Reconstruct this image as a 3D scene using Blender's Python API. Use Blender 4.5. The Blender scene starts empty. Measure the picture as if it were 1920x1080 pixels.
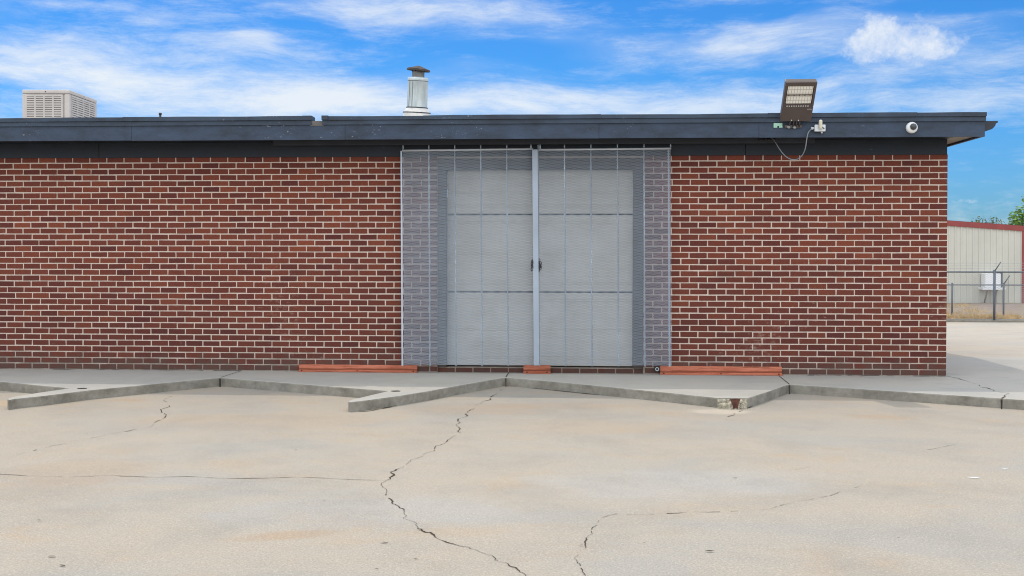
import bpy, bmesh, math, random
from mathutils import Vector, Matrix, Quaternion, noise as mnoise
random.seed(7)
scene = bpy.context.scene
COL = scene.collection
PI = math.pi

# ------------------------------------------------------------------ camera
F = 2050.0
CAM = Vector((0.0, -12.26, 1.345))
ROT = Matrix.Rotation(math.radians(3.4), 3, 'Z') @ Matrix.Rotation(PI/2 - 0.0151, 3, 'X') @ Matrix.Rotation(0.0014, 3, 'Z')
PY = 506.0
cd = bpy.data.cameras.new('camera'); co = bpy.data.objects.new('camera', cd); COL.objects.link(co)
cd.sensor_width = 36; cd.lens = F/1920*36; cd.shift_y = -(540-PY)/1920
scene.cycles.filter_width = 1.05
cd.clip_start = 0.05; cd.clip_end = 6000
co.matrix_world = Matrix.Translation(CAM) @ ROT.to_4x4()
scene.camera = co

def ray(x, y):
    return ROT @ Vector(((x-960)/F, -(y-PY)/F, -1.0))
def at_y(x, y, Y=0.0):            # point of the sight line on a plane parallel to the wall
    d = ray(x, y); t = (Y-CAM.y)/d.y
    return CAM + d*t
def at_z(x, y, z):                # point of the sight line on a level plane
    d = ray(x, y); t = (z-CAM.z)/d.z
    return CAM + d*t
def at_d(x, y, dep):
    return CAM + ray(x, y)*dep

# ------------------------------------------------------------------ objects
def tag(o, label=None, cat=None, group=None, kind=None):
    if label: o['label'] = label
    if cat: o['category'] = cat
    if group: o['group'] = group
    if kind: o['kind'] = kind
    return o
def empty(name, loc, label, cat, group=None, rz=0):
    o = bpy.data.objects.new(name, None); COL.objects.link(o)
    o.location = loc; o.rotation_euler = (0, 0, rz); o.empty_display_size = .1
    bpy.context.view_layer.update()
    return tag(o, label, cat, group)

class MB:
    def __init__(s): s.v = []; s.f = []; s.mi = []; s.sm = []; s.attr = []
    def face(s, idx, m=0, smooth=False, a=0.0):
        s.f.append(idx); s.mi.append(m); s.sm.append(smooth); s.attr.append(a)
    def quad(s, a, b, c, d, m=0, at=0.0):
        n = len(s.v); s.v += [Vector(a), Vector(b), Vector(c), Vector(d)]; s.face((n, n+1, n+2, n+3), m, False, at)
    def box(s, x0, y0, z0, x1, y1, z1, m=0, bev=0.0, M=None, at=0.0):
        if bev <= 0:
            n = len(s.v)
            P = [(x0,y0,z0),(x1,y0,z0),(x1,y1,z0),(x0,y1,z0),(x0,y0,z1),(x1,y0,z1),(x1,y1,z1),(x0,y1,z1)]
            s.v += [ (M @ Vector(p)) if M else Vector(p) for p in P]
            for q in ((0,3,2,1),(4,5,6,7),(0,1,5,4),(1,2,6,5),(2,3,7,6),(3,0,4,7)):
                s.face(tuple(n+i for i in q), m, False, at)
            return
        bm = bmesh.new(); bmesh.ops.create_cube(bm, size=1)
        for v in bm.verts:
            v.co = Vector(((x0+x1)/2+v.co.x*(x1-x0), (y0+y1)/2+v.co.y*(y1-y0), (z0+z1)/2+v.co.z*(z1-z0)))
        bmesh.ops.bevel(bm, geom=bm.edges[:], offset=bev, segments=2, affect='EDGES', profile=.5)
        s.add_bm(bm, m, M, at)
    def add_bm(s, bm, m=0, M=None, at=0.0, smooth=False):
        n = len(s.v); bm.verts.index_update()
        s.v += [ (M @ v.co) if M else v.co.copy() for v in bm.verts]
        for f in bm.faces: s.face(tuple(n+v.index for v in f.verts), m, smooth, at)
        bm.free()
    def tube(s, pts, r, n=10, m=0, caps=True, smooth=True, closed=False):
        pts = [Vector(p) for p in pts]; N = len(pts)
        rr = r if isinstance(r, (list, tuple)) else [r]*N
        base = len(s.v); up = None
        for i, p in enumerate(pts):
            if closed: t = pts[(i+1) % N]-pts[i-1]
            elif i == 0: t = pts[1]-p
            elif i == N-1: t = p-pts[i-1]
            else: t = pts[i+1]-pts[i-1]
            t = t.normalized()
            if up is None:
                up = Vector((0,0,1)) if abs(t.z) < .9 else Vector((0,1,0))
            a = t.cross(up)
            if a.length < 1e-5: a = t.cross(Vector((1,0,0)))
            a.normalize(); b = a.cross(t).normalized(); up = b
            for k in range(n):
                w = 2*PI*k/n
                s.v.append(p + a*math.cos(w)*rr[i] + b*math.sin(w)*rr[i])
        L = N if closed else N-1
        for i in range(L):
            j = (i+1) % N
            for k in range(n):
                k2 = (k+1) % n
                s.face((base+i*n+k, base+i*n+k2, base+j*n+k2, base+j*n+k), m, smooth)
        if caps and not closed:
            s.face(tuple(base+k for k in range(n))[::-1], m)
            s.face(tuple(base+(N-1)*n+k for k in range(n)), m)
    def lathe(s, prof, n=32, M=None, m=0, smooth=True):
        base = len(s.v)
        for (r, z) in prof:
            for k in range(n):
                w = 2*PI*k/n; p = Vector((r*math.cos(w), r*math.sin(w), z))
                s.v.append((M @ p) if M else p)
        for i in range(len(prof)-1):
            for k in range(n):
                k2 = (k+1) % n
                s.face((base+i*n+k, base+i*n+k2, base+(i+1)*n+k2, base+(i+1)*n+k), m, smooth)
    def build(s, name, mats, parent=None, attr=None):
        me = bpy.data.meshes.new(name)
        o = bpy.data.objects.new(name, me); COL.objects.link(o)
        if parent is not None:
            o.parent = parent
            q = parent; W = Matrix.Identity(4)
            chain = []
            while q is not None: chain.append(q); q = q.parent
            for q in reversed(chain): W = W @ q.matrix_basis
            I = W.inverted(); vv = [I @ v for v in s.v]
        else:
            vv = s.v
        me.from_pydata([tuple(v) for v in vv], [], s.f)
        mats = mats if isinstance(mats, (list, tuple)) else [mats]
        for m in mats: me.materials.append(m)
        me.polygons.foreach_set('material_index', s.mi)
        me.polygons.foreach_set('use_smooth', s.sm)
        if attr:
            A = me.attributes.new(attr, 'FLOAT', 'FACE'); A.data.foreach_set('value', s.attr)
        me.update(); return o

# ------------------------------------------------------------------ material helpers
class NT:
    def __init__(s, tree): s.t = tree; s.n = tree.nodes; s.l = tree.links
    def put(s, sock, v):
        if hasattr(v, 'is_output'): s.l.new(v, sock)
        elif v is not None: sock.default_value = v
    def math(s, op, a, b=None, c=None, clamp=False):
        n = s.n.new('ShaderNodeMath'); n.operation = op; n.use_clamp = clamp
        s.put(n.inputs[0], a)
        if b is not None: s.put(n.inputs[1], b)
        if c is not None: s.put(n.inputs[2], c)
        return n.outputs[0]
    def vmath(s, op, a, b=None, out=0):
        n = s.n.new('ShaderNodeVectorMath'); n.operation = op
        s.put(n.inputs[0], a)
        if b is not None: s.put(n.inputs[1], b)
        return n.outputs[out]
    def mapping(s, vec, loc=(0,0,0), rot=(0,0,0), scale=(1,1,1)):
        n = s.n.new('ShaderNodeMapping'); s.put(n.inputs[0], vec)
        n.inputs[1].default_value = loc; n.inputs[2].default_value = rot; n.inputs[3].default_value = scale
        return n.outputs[0]
    def noise(s, vec, scale, detail=4, rough=.5, dist=0.0, out=0):
        n = s.n.new('ShaderNodeTexNoise'); s.put(n.inputs['Vector'], vec)
        n.inputs['Scale'].default_value = scale; n.inputs['Detail'].default_value = detail
        n.inputs['Roughness'].default_value = rough; n.inputs['Distortion'].default_value = dist
        return n.outputs[out]
    def voro(s, vec, scale, out='Distance', feat='F1'):
        n = s.n.new('ShaderNodeTexVoronoi'); n.feature = feat; s.put(n.inputs['Vector'], vec); n.inputs['Scale'].default_value = scale
        return n.outputs[out]
    def rng(s, v, a, b, c=0.0, d=1.0, smooth=False):
        n = s.n.new('ShaderNodeMapRange'); s.put(n.inputs[0], v)
        if smooth: n.interpolation_type = 'SMOOTHSTEP'
        for i, x in enumerate((a, b, c, d)): n.inputs[i+1].default_value = x
        return n.outputs[0]
    def mix(s, f, a, b, mode='MIX'):
        n = s.n.new('ShaderNodeMix'); n.data_type = 'RGBA'; n.blend_type = mode
        s.put(n.inputs[0], f)
        for sock, v in ((n.inputs[6], a), (n.inputs[7], b)):
            if isinstance(v, tuple) and len(v) == 3: v = v+(1,)
            s.put(sock, v)
        return n.outputs[2]
    def sep(s, v):
        n = s.n.new('ShaderNodeSeparateXYZ'); s.put(n.inputs[0], v); return n.outputs
    def comb(s, x, y, z):
        n = s.n.new('ShaderNodeCombineXYZ'); s.put(n.inputs[0], x); s.put(n.inputs[1], y); s.put(n.inputs[2], z); return n.outputs[0]
    def pos(s):
        return s.n.new('ShaderNodeNewGeometry').outputs['Position']
    def attr(s, name):
        n = s.n.new('ShaderNodeAttribute'); n.attribute_name = name; return n.outputs['Fac']
def mat(name, rough=.7, metal=0.0, spec=.5):
    m = bpy.data.materials.new(name); m.use_nodes = True
    t = NT(m.node_tree); b = m.node_tree.nodes['Principled BSDF']
    b.inputs['Roughness'].default_value = rough; b.inputs['Metallic'].default_value = metal
    b.inputs['Specular IOR Level'].default_value = spec
    return m, t, b
def bump(t, b, h, strength=.3, dist=.01):
    n = t.n.new('ShaderNodeBump'); n.inputs['Strength'].default_value = strength; n.inputs['Distance'].default_value = dist
    t.l.new(h, n.inputs['Height']); t.l.new(n.outputs[0], b.inputs['Normal'])
def simple(name, col, rough=.6, metal=0.0, var=.15, scale=8.0, bmp=.0, spec=.5):
    m, t, b = mat(name, rough, metal, spec)
    p = t.pos(); n = t.noise(p, scale, 5, .6)
    f = t.rng(n, .3, .7)
    lo = tuple(c*(1-var) for c in col); hi = tuple(min(1, c*(1+var)) for c in col)
    t.put(b.inputs['Base Color'], t.mix(f, lo, hi))
    if bmp: bump(t, b, t.noise(p, scale*12, 3), bmp, .004)
    return m

# ------------------------------------------------------------------ world: sky with cirrus and one cumulus
SX, SY = .27, .30
SUN = Vector((-SX, SY, 1)).normalized()
w = bpy.data.worlds.new('World'); scene.world = w; w.use_nodes = True
t = NT(w.node_tree)
bg = w.node_tree.nodes['Background']; outw = w.node_tree.nodes['World Output']
sky = t.n.new('ShaderNodeTexSky'); sky.sky_type = 'NISHITA'; sky.sun_disc = False
sky.sun_elevation = math.asin(SUN.z); sky.sun_rotation = math.atan2(SUN.x, SUN.y)
sky.air_density = 1.0; sky.dust_density = .4; sky.ozone_density = 2.0
hs = t.n.new('ShaderNodeHueSaturation'); hs.inputs['Saturation'].default_value = 1.25; hs.inputs['Value'].default_value = 1.0
t.l.new(sky.outputs[0], hs.inputs['Color'])
SKYS = .145
dirv = t.vmath('NORMALIZE', t.n.new('ShaderNodeTexCoord').outputs['Generated'])
warp = t.noise(t.mapping(dirv, scale=(3,3,6)), 1.5, 3, .5, out=1)
warped = t.vmath('ADD', dirv, t.vmath('MULTIPLY', t.vmath('SUBTRACT', warp, (.5,.5,.5)), (.06,.06,.04)))
st = t.mapping(warped, rot=(0, math.radians(9), 0), scale=(2.6, 2.6, 12.0))
n1 = t.noise(st, 1.55, 9, .62)
st2 = t.mapping(warped, loc=(3.1,0,1.7), rot=(0, math.radians(-16), 0), scale=(5.0, 5.0, 17.0))
n2 = t.noise(st2, 2.0, 9, .70, .15)
fib = t.noise(t.mapping(warped, rot=(0, math.radians(14), 0), scale=(6.0, 6.0, 40.0)), 2.2, 8, .74, .12)
dens = t.math('ADD', t.math('MULTIPLY', n1, .62), t.math('MULTIPLY', n2, .52))
dens = t.math('SUBTRACT', t.math('ADD', dens, t.math('MULTIPLY', fib, .50)), .33)
def blob(px, py, rx, rz, amt, src=None):
    d = ray(px, py).normalized()
    df = t.vmath('SUBTRACT', src or warped, tuple(d))
    df = t.vmath('MULTIPLY', df, (F/rx, F/rx, F/rz))
    ln = t.vmath('LENGTH', df, out=1)
    return t.rng(ln, 0.0, 1.0, amt, 0.0, True)
BL = [(120,140,340,40,.10),(330,40,300,26,.09),(230,150,620,110,.16),(430,88,300,30,.13),(460,75,70,14,.10),(760,20,440,42,.17),(100,95,300,34,.13),(640,195,560,50,.16),
      (1250,190,520,60,.19),(1110,30,240,30,.06),(1430,80,240,44,.10),(1780,120,330,80,.12),(1300,20,110,40,.05),
      (120,20,260,34,.05),(1840,200,260,60,.10),
      (560,55,110,24,-.10),(150,30,130,16,-.10),(980,100,260,34,-.12),(1350,20,330,38,-.17),(1830,12,260,26,-.22),(1500,140,200,24,-.08),
      (1700,165,230,16,-.05),(1880,330,320,110,-.13)]
for b_ in BL: dens = t.math('ADD', dens, blob(*b_[:4], b_[4]*(.88 if b_[4] > 0 else 1)))
soft = t.noise(t.mapping(warped, loc=(1,0,2), rot=(0, math.radians(8), 0), scale=(2.2, 2.2, 8.0)), 1.4, 4, .5)
for b_ in BL: soft = t.math('ADD', soft, blob(*b_[:4], b_[4]*1.0))
cirrus = t.math('ADD', t.math('MULTIPLY', t.rng(dens, .40, .80, 0.0, 1.0, True), .66), t.math('MULTIPLY', t.rng(soft, .46, .84, 0, 1, True), .46), clamp=True)
# cumulus puff
pn = t.noise(t.mapping(dirv, scale=(1,1,1.15)), 26.0, 7, .62, out=1)
pw = t.vmath('ADD', dirv, t.vmath('MULTIPLY', t.vmath('SUBTRACT', pn, (.5,.5,.5)), (.085,.085,.06)))
cu = t.math('ADD', blob(1625,70,90,60,.95, pw), blob(1700,78,120,58,.85, pw))
cu = t.math('ADD', cu, blob(1770,80,70,46,.5, pw)); cu = t.math('ADD', cu, blob(1690,115,130,48,.6, pw))
cu = t.math('ADD', cu, blob(1808,375,34,16,.55, pw)); cu = t.math('ADD', cu, blob(1695,195,70,22,.35, pw))
cum = t.math('MULTIPLY', t.rng(cu, .10, 1.25, 0.0, 1.0, True), t.rng(t.noise(dirv, 30, 8, .7), .30, .62, .45, 1.0))
cov = t.math('MAXIMUM', t.math('MULTIPLY', cirrus, .93), cum)
sepd = t.sep(dirv)
above = t.rng(sepd[2], -.02, .03, 0, 1)
cov = t.math('MULTIPLY', cov, above)
low = t.rng(sepd[2], .02, .17, 0, 1, True)
skyc = t.vmath('MULTIPLY', hs.outputs[0], t.mix(low, (SKYS*.31, SKYS*.66, SKYS*1.16), (SKYS*.32, SKYS*.79, SKYS*1.25)))
cldc = t.mix(t.math('MULTIPLY', cum, t.rng(t.noise(pw, 15, 4), .35, .65)), (1.13,1.20,1.265), (1.29,1.29,1.29))
final = t.mix(cov, skyc, cldc)
# unseen bright cloud layer added overhead and behind the camera as fill light
fill_veil = t.math('MAXIMUM', t.rng(sepd[1], .15, -.35, 0, 1, True), t.rng(sepd[2], .33, .62, 0, 1, True))
fill_veil = t.math('MULTIPLY', t.math('MULTIPLY', fill_veil, above), t.rng(n1, .3, .6, .75, 1.0))
final = t.mix(fill_veil, final, (2.24, 2.42, 2.58))
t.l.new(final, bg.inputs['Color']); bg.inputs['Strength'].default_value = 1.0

sl = bpy.data.lights.new('sun', 'SUN'); sl.energy = 2.0; sl.angle = math.radians(.6); sl.color = (1.0, .915, .80)
so = bpy.data.objects.new('sun', sl); COL.objects.link(so); so.rotation_euler = SUN.to_track_quat('Z', 'Y').to_euler()
so.location = (-8, 10, 30)
scene.view_settings.view_transform = 'Standard'; scene.view_settings.look = 'None'
scene.view_settings.exposure = -0.4; scene.view_settings.gamma = 1.0

# ------------------------------------------------------------------ materials
GZ = -.095                                        # level of the parking ground in front
def concrete(name, base, warm, grey, stains=(), patch=1.0, speck=.46):
    m, t, b = mat(name, .88, 0, .25)
    p = t.pos()
    big = t.noise(t.mapping(p, scale=(.55, 1.0, 1)), patch, 6, .58, .6)
    mid = t.noise(t.mapping(p, loc=(7,3,0), scale=(.8, 1.3, 1)), 2.6, 5, .6, .4)
    fine = t.noise(p, 85, 3, .65)
    c = t.mix(t.rng(big, .36, .56, 0, 1, True), grey, base)
    c = t.mix(t.math('MULTIPLY', t.rng(mid, .5, .72, 0, 1, True), t.rng(big, .42, .6)), c, warm)
    for (px, py, rx, ry, ang, colr, amt) in stains:
        g = at_z(px, py, GZ)
        d = t.vmath('SUBTRACT', p, (g.x, g.y, 0))
        d = t.mapping(d, rot=(0,0,-ang)); d = t.vmath('MULTIPLY', d, (1/rx, 1/ry, 0))
        ln = t.math('ADD', t.vmath('LENGTH', d, out=1), t.math('MULTIPLY', t.math('SUBTRACT', mid, .5), 1.3))
        c = t.mix(t.rng(ln, .5, 1.1, amt, 0, True), c, colr)
    dirt = t.noise(t.mapping(p, loc=(2,9,4)), 1.3, 8, .7, .3)
    c = t.mix(t.rng(dirt, .46, .72, 0, .55), c, tuple(x*.74 for x in grey))
    c = t.mix(t.rng(fine, .42, .68, 0, speck), c, tuple(x*.50 for x in grey))
    c = t.mix(t.rng(t.noise(p, 120, 2, .5), .58, .70, 0, speck), c, tuple(min(1, x*1.5) for x in base))
    pit = t.voro(p, 9.0)
    c = t.mix(t.math('MULTIPLY', t.rng(pit, .035, .02), t.rng(dirt, .42, .6)), c, (.07,.06,.05))
    # the ground colour grows paler beside and behind the building
    paler_rear = t.rng(t.sep(p)[1], -.2, 2.2, 0, 1, True)
    c = t.mix(paler_rear, c, t.mix(1.0, c, (1.19, 1.19, 1.19), 'MULTIPLY')) if name == 'weathered_concrete' else c
    t.put(b.inputs['Base Color'], c)
    bump(t, b, t.math('ADD', t.math('MULTIPLY', fine, .6), mid), .35, .006)
    return m
OR = (.37,.245,.145)
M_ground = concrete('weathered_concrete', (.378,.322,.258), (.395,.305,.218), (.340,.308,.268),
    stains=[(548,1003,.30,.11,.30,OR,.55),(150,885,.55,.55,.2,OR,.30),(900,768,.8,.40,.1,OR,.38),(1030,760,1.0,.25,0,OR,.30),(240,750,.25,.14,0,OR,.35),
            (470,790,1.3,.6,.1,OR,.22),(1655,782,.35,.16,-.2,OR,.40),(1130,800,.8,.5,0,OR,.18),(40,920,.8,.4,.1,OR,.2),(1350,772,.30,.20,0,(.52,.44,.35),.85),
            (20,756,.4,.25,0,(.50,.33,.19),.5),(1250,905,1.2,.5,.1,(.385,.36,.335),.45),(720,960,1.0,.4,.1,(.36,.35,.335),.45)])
M_slab = concrete('sidewalk_concrete', (.425,.392,.345), (.44,.38,.31), (.395,.375,.342), patch=.6, speck=.35)
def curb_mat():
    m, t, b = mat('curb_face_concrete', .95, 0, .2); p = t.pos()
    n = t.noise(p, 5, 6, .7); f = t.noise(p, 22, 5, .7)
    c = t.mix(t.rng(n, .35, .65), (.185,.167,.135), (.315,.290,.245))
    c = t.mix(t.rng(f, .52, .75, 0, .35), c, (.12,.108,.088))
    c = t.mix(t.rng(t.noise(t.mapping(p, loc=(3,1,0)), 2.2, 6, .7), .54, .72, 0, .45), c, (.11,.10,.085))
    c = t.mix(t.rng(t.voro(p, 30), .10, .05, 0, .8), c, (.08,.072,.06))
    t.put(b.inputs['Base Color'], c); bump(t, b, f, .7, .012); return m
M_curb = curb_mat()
M_crack = simple('crack_dirt', (.062,.052,.040), .95, var=.5, scale=30, spec=.1)
M_joint = simple('joint_filler', (.05,.047,.042), .9, var=.3, scale=20, spec=.1)

def brick_mat():
    m, t, b = mat('red_brick', .92, 0, .10); p = t.pos(); a = t.attr('tint')
    n = t.noise(p, 55, 5, .7); s = t.noise(p, 6, 4, .6)
    c = t.mix(a, (.110,.031,.028), (.255,.068,.038))
    c = t.mix(t.rng(n, .35, .68, 0, .55), c, (.085,.030,.022))
    c = t.mix(t.rng(t.noise(p, 210, 2), .64, .72, 0, .5), c, (.42,.26,.20))
    big = t.noise(t.mapping(p, scale=(1,1,.6)), 1.1, 4, .6)
    c = t.mix(t.rng(big, .5, .75, 0, .45), c, (.125,.040,.030))
    z = t.sep(p)[2]
    low = t.math('ADD', z, t.math('MULTIPLY', t.math('SUBTRACT', s, .5), .55))
    c = t.mix(t.rng(low, .02, .20, .8, 0), c, (.115,.085,.070))
    c = t.mix(t.rng(low, .2, 1.5, .42, 0), c, (.085,.032,.027))
    # pale drip and lime marks
    wn = t.noise(t.mapping(p, scale=(9,9,2.2)), 1.7, 6, .75)
    c = t.mix(t.math('MULTIPLY', t.rng(wn, .66, .74), t.rng(z, .1, .8, .55, .15)), c, (.45,.36,.32))
    # mortar smeared over arrises and faces in places, sooty patches elsewhere
    sm = t.math('ADD', t.math('MULTIPLY', t.noise(t.mapping(p, loc=(1,0,5), scale=(7,7,12)), 2.0, 6, .72), .6), t.math('MULTIPLY', t.noise(p, .8, 3), .4))
    c = t.mix(t.rng(sm, .60, .68, 0, .42), c, (.42,.29,.23))
    sp = t.noise(t.mapping(p, loc=(5,0,2), scale=(.9,.9,1.5)), 1.5, 5, .6)
    c = t.mix(t.rng(sp, .60, .74, 0, .6), c, (.055,.026,.026))
    t.put(b.inputs['Base Color'], c); bump(t, b, n, .5, .004); return m
M_brick = brick_mat()
def mortar_mat():
    m, t, b = mat('mortar', .95, 0, .15); p = t.pos()
    n = t.noise(p, 30, 5, .7); s = t.noise(p, 5, 4, .6); z = t.sep(p)[2]
    c = t.mix(t.rng(n, .3, .7), (.54,.425,.355), (.69,.56,.475))
    low = t.math('ADD', z, t.math('MULTIPLY', t.math('SUBTRACT', s, .5), .5))
    c = t.mix(t.rng(low, .02, .26, .8, 0), c, (.20,.165,.14))
    t.put(b.inputs['Base Color'], c); bump(t, b, n, .5, .004); return m
M_mortar = mortar_mat()

def navy(name, base, chips):
    m, t, b = mat(name, .55, 0, .4); p = t.pos()
    n = t.noise(t.mapping(p, scale=(1.2,1,3)), 2.2, 6, .65); f = t.noise(p, 120, 3, .6)
    c = t.mix(t.rng(n, .35, .68), tuple(x*.62 for x in base), tuple(x*1.75 for x in base))
    c = t.mix(t.rng(f, .35, .7, 0, .35), c, tuple(x*.55 for x in base))
    gate = t.rng(t.noise(t.mapping(p, scale=(1.6,1,1)), .9, 2), .52, .62)
    ch = t.noise(t.mapping(p, scale=(14,14,40)), 1.6, 4, .7)
    c = t.mix(t.math('MULTIPLY', t.rng(ch, .655, .70, 0, chips), gate), c, (.55,.56,.60))
    t.put(b.inputs['Base Color'], c); t.put(b.inputs['Roughness'], t.rng(n, .3, .7, .45, .7))
    bump(t, b, f, .15, .003); return m
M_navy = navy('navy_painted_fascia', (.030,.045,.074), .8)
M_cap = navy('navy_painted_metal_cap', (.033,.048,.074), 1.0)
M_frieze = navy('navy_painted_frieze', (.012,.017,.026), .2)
M_track = simple('dark_painted_steel', (.020,.024,.034), .55, var=.25, scale=5)
M_soffit = simple('weathered_soffit_board', (.30,.25,.20), .85, var=.25, scale=6)
M_roof = simple('roof_membrane', (.35,.34,.32), .9, var=.15, scale=2)
M_galv = simple('galvanised_mesh', (.325,.37,.43), .5, .25, var=.14, scale=4)
M_post = simple('light_blue_grey_painted_steel', (.34,.385,.45), .5, .15, var=.10, scale=3)
M_rod = simple('zinc_rod', (.47,.54,.62), .4, .2, var=.12, scale=9)
M_rail = simple('pale_zinc_rail', (.55,.57,.60), .45, .2, var=.1, scale=6)
def door_mat():
    m, t, b = mat('cream_painted_door', .6, 0, .4); p = t.pos()
    n = t.noise(t.mapping(p, scale=(1,1,2)), 1.6, 5, .6)
    c = t.mix(t.rng(n, .35, .7), (.72,.675,.605), (.82,.775,.70))
    c = t.mix(t.rng(t.sep(p)[2], .0, .35, .3, 0), c, (.36,.33,.29))
    t.put(b.inputs['Base Color'], c); return m
M_door = door_mat()
M_seam = simple('door_joint_shadow_gap', (.03,.03,.032), .8)
M_frame = simple('brown_painted_door_frame', (.062,.046,.040), .7, var=.2, scale=5)
def rust_mat():
    m, t, b = mat('orange_primed_rusty_steel', .7, .1, .3); p = t.pos()
    n = t.noise(t.mapping(p, scale=(1,3,5)), 3.2, 6, .7); f = t.noise(p, 40, 4, .7)
    c = t.mix(t.rng(n, .35, .65), (.44,.125,.068), (.57,.20,.12))
    c = t.mix(t.rng(t.noise(t.mapping(p, loc=(4,0,0), scale=(1.2,6,14)), 2.2, 5, .7), .52, .7), c, (.20,.055,.026))
    z = t.math('ADD', t.sep(p)[2], t.math('MULTIPLY', t.math('SUBTRACT', n, .5), .035))
    c = t.mix(t.math('MULTIPLY', t.rng(z, .016, .026), t.rng(z, .048, .034)), c, (.21,.058,.026))
    c = t.mix(t.rng(f, .64, .74), c, (.11,.05,.035))
    t.put(b.inputs['Base Color'], c); bump(t, b, f, .3, .003); return m
M_rust = rust_mat()
M_black = simple('black_rubber', (.025,.025,.027), .6)
M_chain = simple('dark_chain_steel', (.06,.06,.066), .45, .6)
M_beige = simple('beige_painted_sheet', (.52,.46,.42), .55, var=.08, scale=4)
M_slot = simple('dark_louvre_recess', (.21,.18,.16), .8)
def flue_mat():
    m, t, b = mat('weathered_galvanised_sheet', .5, .35, .4); p = t.pos()
    n = t.noise(t.mapping(p, scale=(7,7,1.6)), 2.0, 6, .65); s = t.noise(p, 22, 4, .6)
    c = t.mix(t.rng(n, .3, .7), (.44,.48,.48), (.68,.73,.72))
    c = t.mix(t.rng(s, .55, .75, 0, .4), c, (.72,.74,.73))
    t.put(b.inputs['Base Color'], c); t.put(b.inputs['Roughness'], t.rng(n, .3, .7, .4, .65)); return m
M_flue = flue_mat()
M_flash = simple('white_roof_flashing', (.66,.62,.58), .6, var=.2, scale=9)
M_rustcap = simple('rusted_brown_cap', (.050,.036,.031), .8, .1, var=.45, scale=20)
M_bronze = simple('bronze_painted_housing', (.095,.070,.062), .45, .1, var=.1, scale=6)
def lens_mat():
    m, t, b = mat('led_lens_array', .3, 0, .5); p = t.n.new('ShaderNodeTexCoord').outputs['Object']
    v = t.sep(t.vmath('FRACTION', t.vmath('MULTIPLY', p, (34,36,0))))
    g = t.math('MAXIMUM', t.math('ABSOLUTE', t.math('SUBTRACT', v[0], .5)), t.math('ABSOLUTE', t.math('SUBTRACT', v[1], .5)))
    t.put(b.inputs['Base Color'], t.mix(t.rng(g, .34, .48), (.82,.78,.70), (.46,.41,.35))); return m
M_lens = lens_mat()
M_white = simple('white_plastic', (.74,.73,.71), .4, var=.05)
M_dome = simple('smoked_dome', (.05,.055,.06), .08, 0, var=.1)
M_ivory = simple('ivory_plastic', (.62,.56,.43), .45)
M_mint = simple('mint_green_painted_plate', (.36,.60,.46), .5, var=.12, scale=12)
M_greybox = simple('light_grey_cast_box', (.58,.60,.62), .45, .2, var=.08)
M_cable = simple('grey_flex_conduit', (.20,.215,.23), .5, .1)
M_steel = simple('bolt_steel', (.42,.43,.44), .4, .5)
M_fence = simple('weathered_fence_pipe', (.11,.125,.145), .5, .3, var=.15, scale=6)
M_wire = simple('chain_link_wire', (.34,.35,.36), .5, .3)
M_mbwall = simple('cream_ribbed_steel', (.58,.56,.49), .55, var=.05, scale=1.2)
M_mbtrim = simple('barn_red_trim', (.27,.045,.040), .5, var=.12, scale=3)
M_wbox = simple('white_enamel_box', (.78,.78,.79), .45, var=.04)
M_straw = simple('dry_grass_blade', (.60,.42,.20), .9, var=.35, scale=3, spec=.15)
def gravel_mat():
    m, t, b = mat('gravel_and_dirt', .95, 0, .15); p = t.pos()
    v = t.voro(p, 13, 'Color'); n = t.noise(p, .8, 5, .6)
    c = t.mix(t.sep(v)[0], (.17,.125,.11), (.34,.275,.245))
    c = t.mix(t.rng(n, .45, .6), c, (.33,.235,.12))
    c = t.mix(t.rng(t.noise(t.mapping(p, scale=(1,.35,1)), 5.0, 4, .7), .5, .68, 0, .6), c, (.10,.075,.06))
    t.put(b.inputs['Base Color'], c); bump(t, b, t.voro(p, 13), .8, .03); return m
M_gravel = gravel_mat()
M_bark = simple('bark', (.11,.085,.065), .9, var=.3, scale=12, bmp=.4)
def leaf_mat(name, a, b_):
    m, t, b = mat(name, .6, 0, .3); f = t.attr('tint')
    t.put(b.inputs['Base Color'], t.mix(f, a, b_))
    b.inputs['Transmission Weight'].default_value = 0
    return m
M_leaf = leaf_mat('bright_green_leaves', (.05,.12,.022), (.24,.40,.07))
M_leafdull = leaf_mat('dull_green_leaves', (.045,.07,.035), (.15,.19,.09))
M_deadleaf = simple('dead_leaf', (.035,.028,.020), .95, var=.4, scale=30, spec=.05)

# ------------------------------------------------------------------ derived wall measures
XR = (at_y(1777, 290).x + at_y(1774.5, 705).x)/2         # right corner of the brick wall
COURSE = .0677; NC = 36; ZT = NC*COURSE                  # brick wall height
XL = -11.0; YB = 9.0
OV = .47; SIDE = .23
ztop = lambda px, py, Y: at_y(px, py, Y).z
Z_CAP = (ztop(0, 222, -.5)+ztop(1000, 215, -.5)+ztop(1848, 211, -.5))/3
Z_L1 = (ztop(960, 222.5, -.5)+ztop(100, 228.5, -.5))/2
Z_L2 = (ztop(960, 230.8, -.49)+ztop(100, 237.5, -.49))/2
Z_FB = (ztop(0, 265, -OV)+ztop(960, 259.8, -OV)+ztop(1846, 256, -OV))/3
XE = at_y(1847, 250, -OV).x                              # end of the fascia
print('CAL', XR, ZT, [at_y(*q).z for q in ((0,296),(1777,289),(0,692),(1774,706))], Z_CAP, Z_L1, Z_L2, Z_FB, XE)

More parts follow.
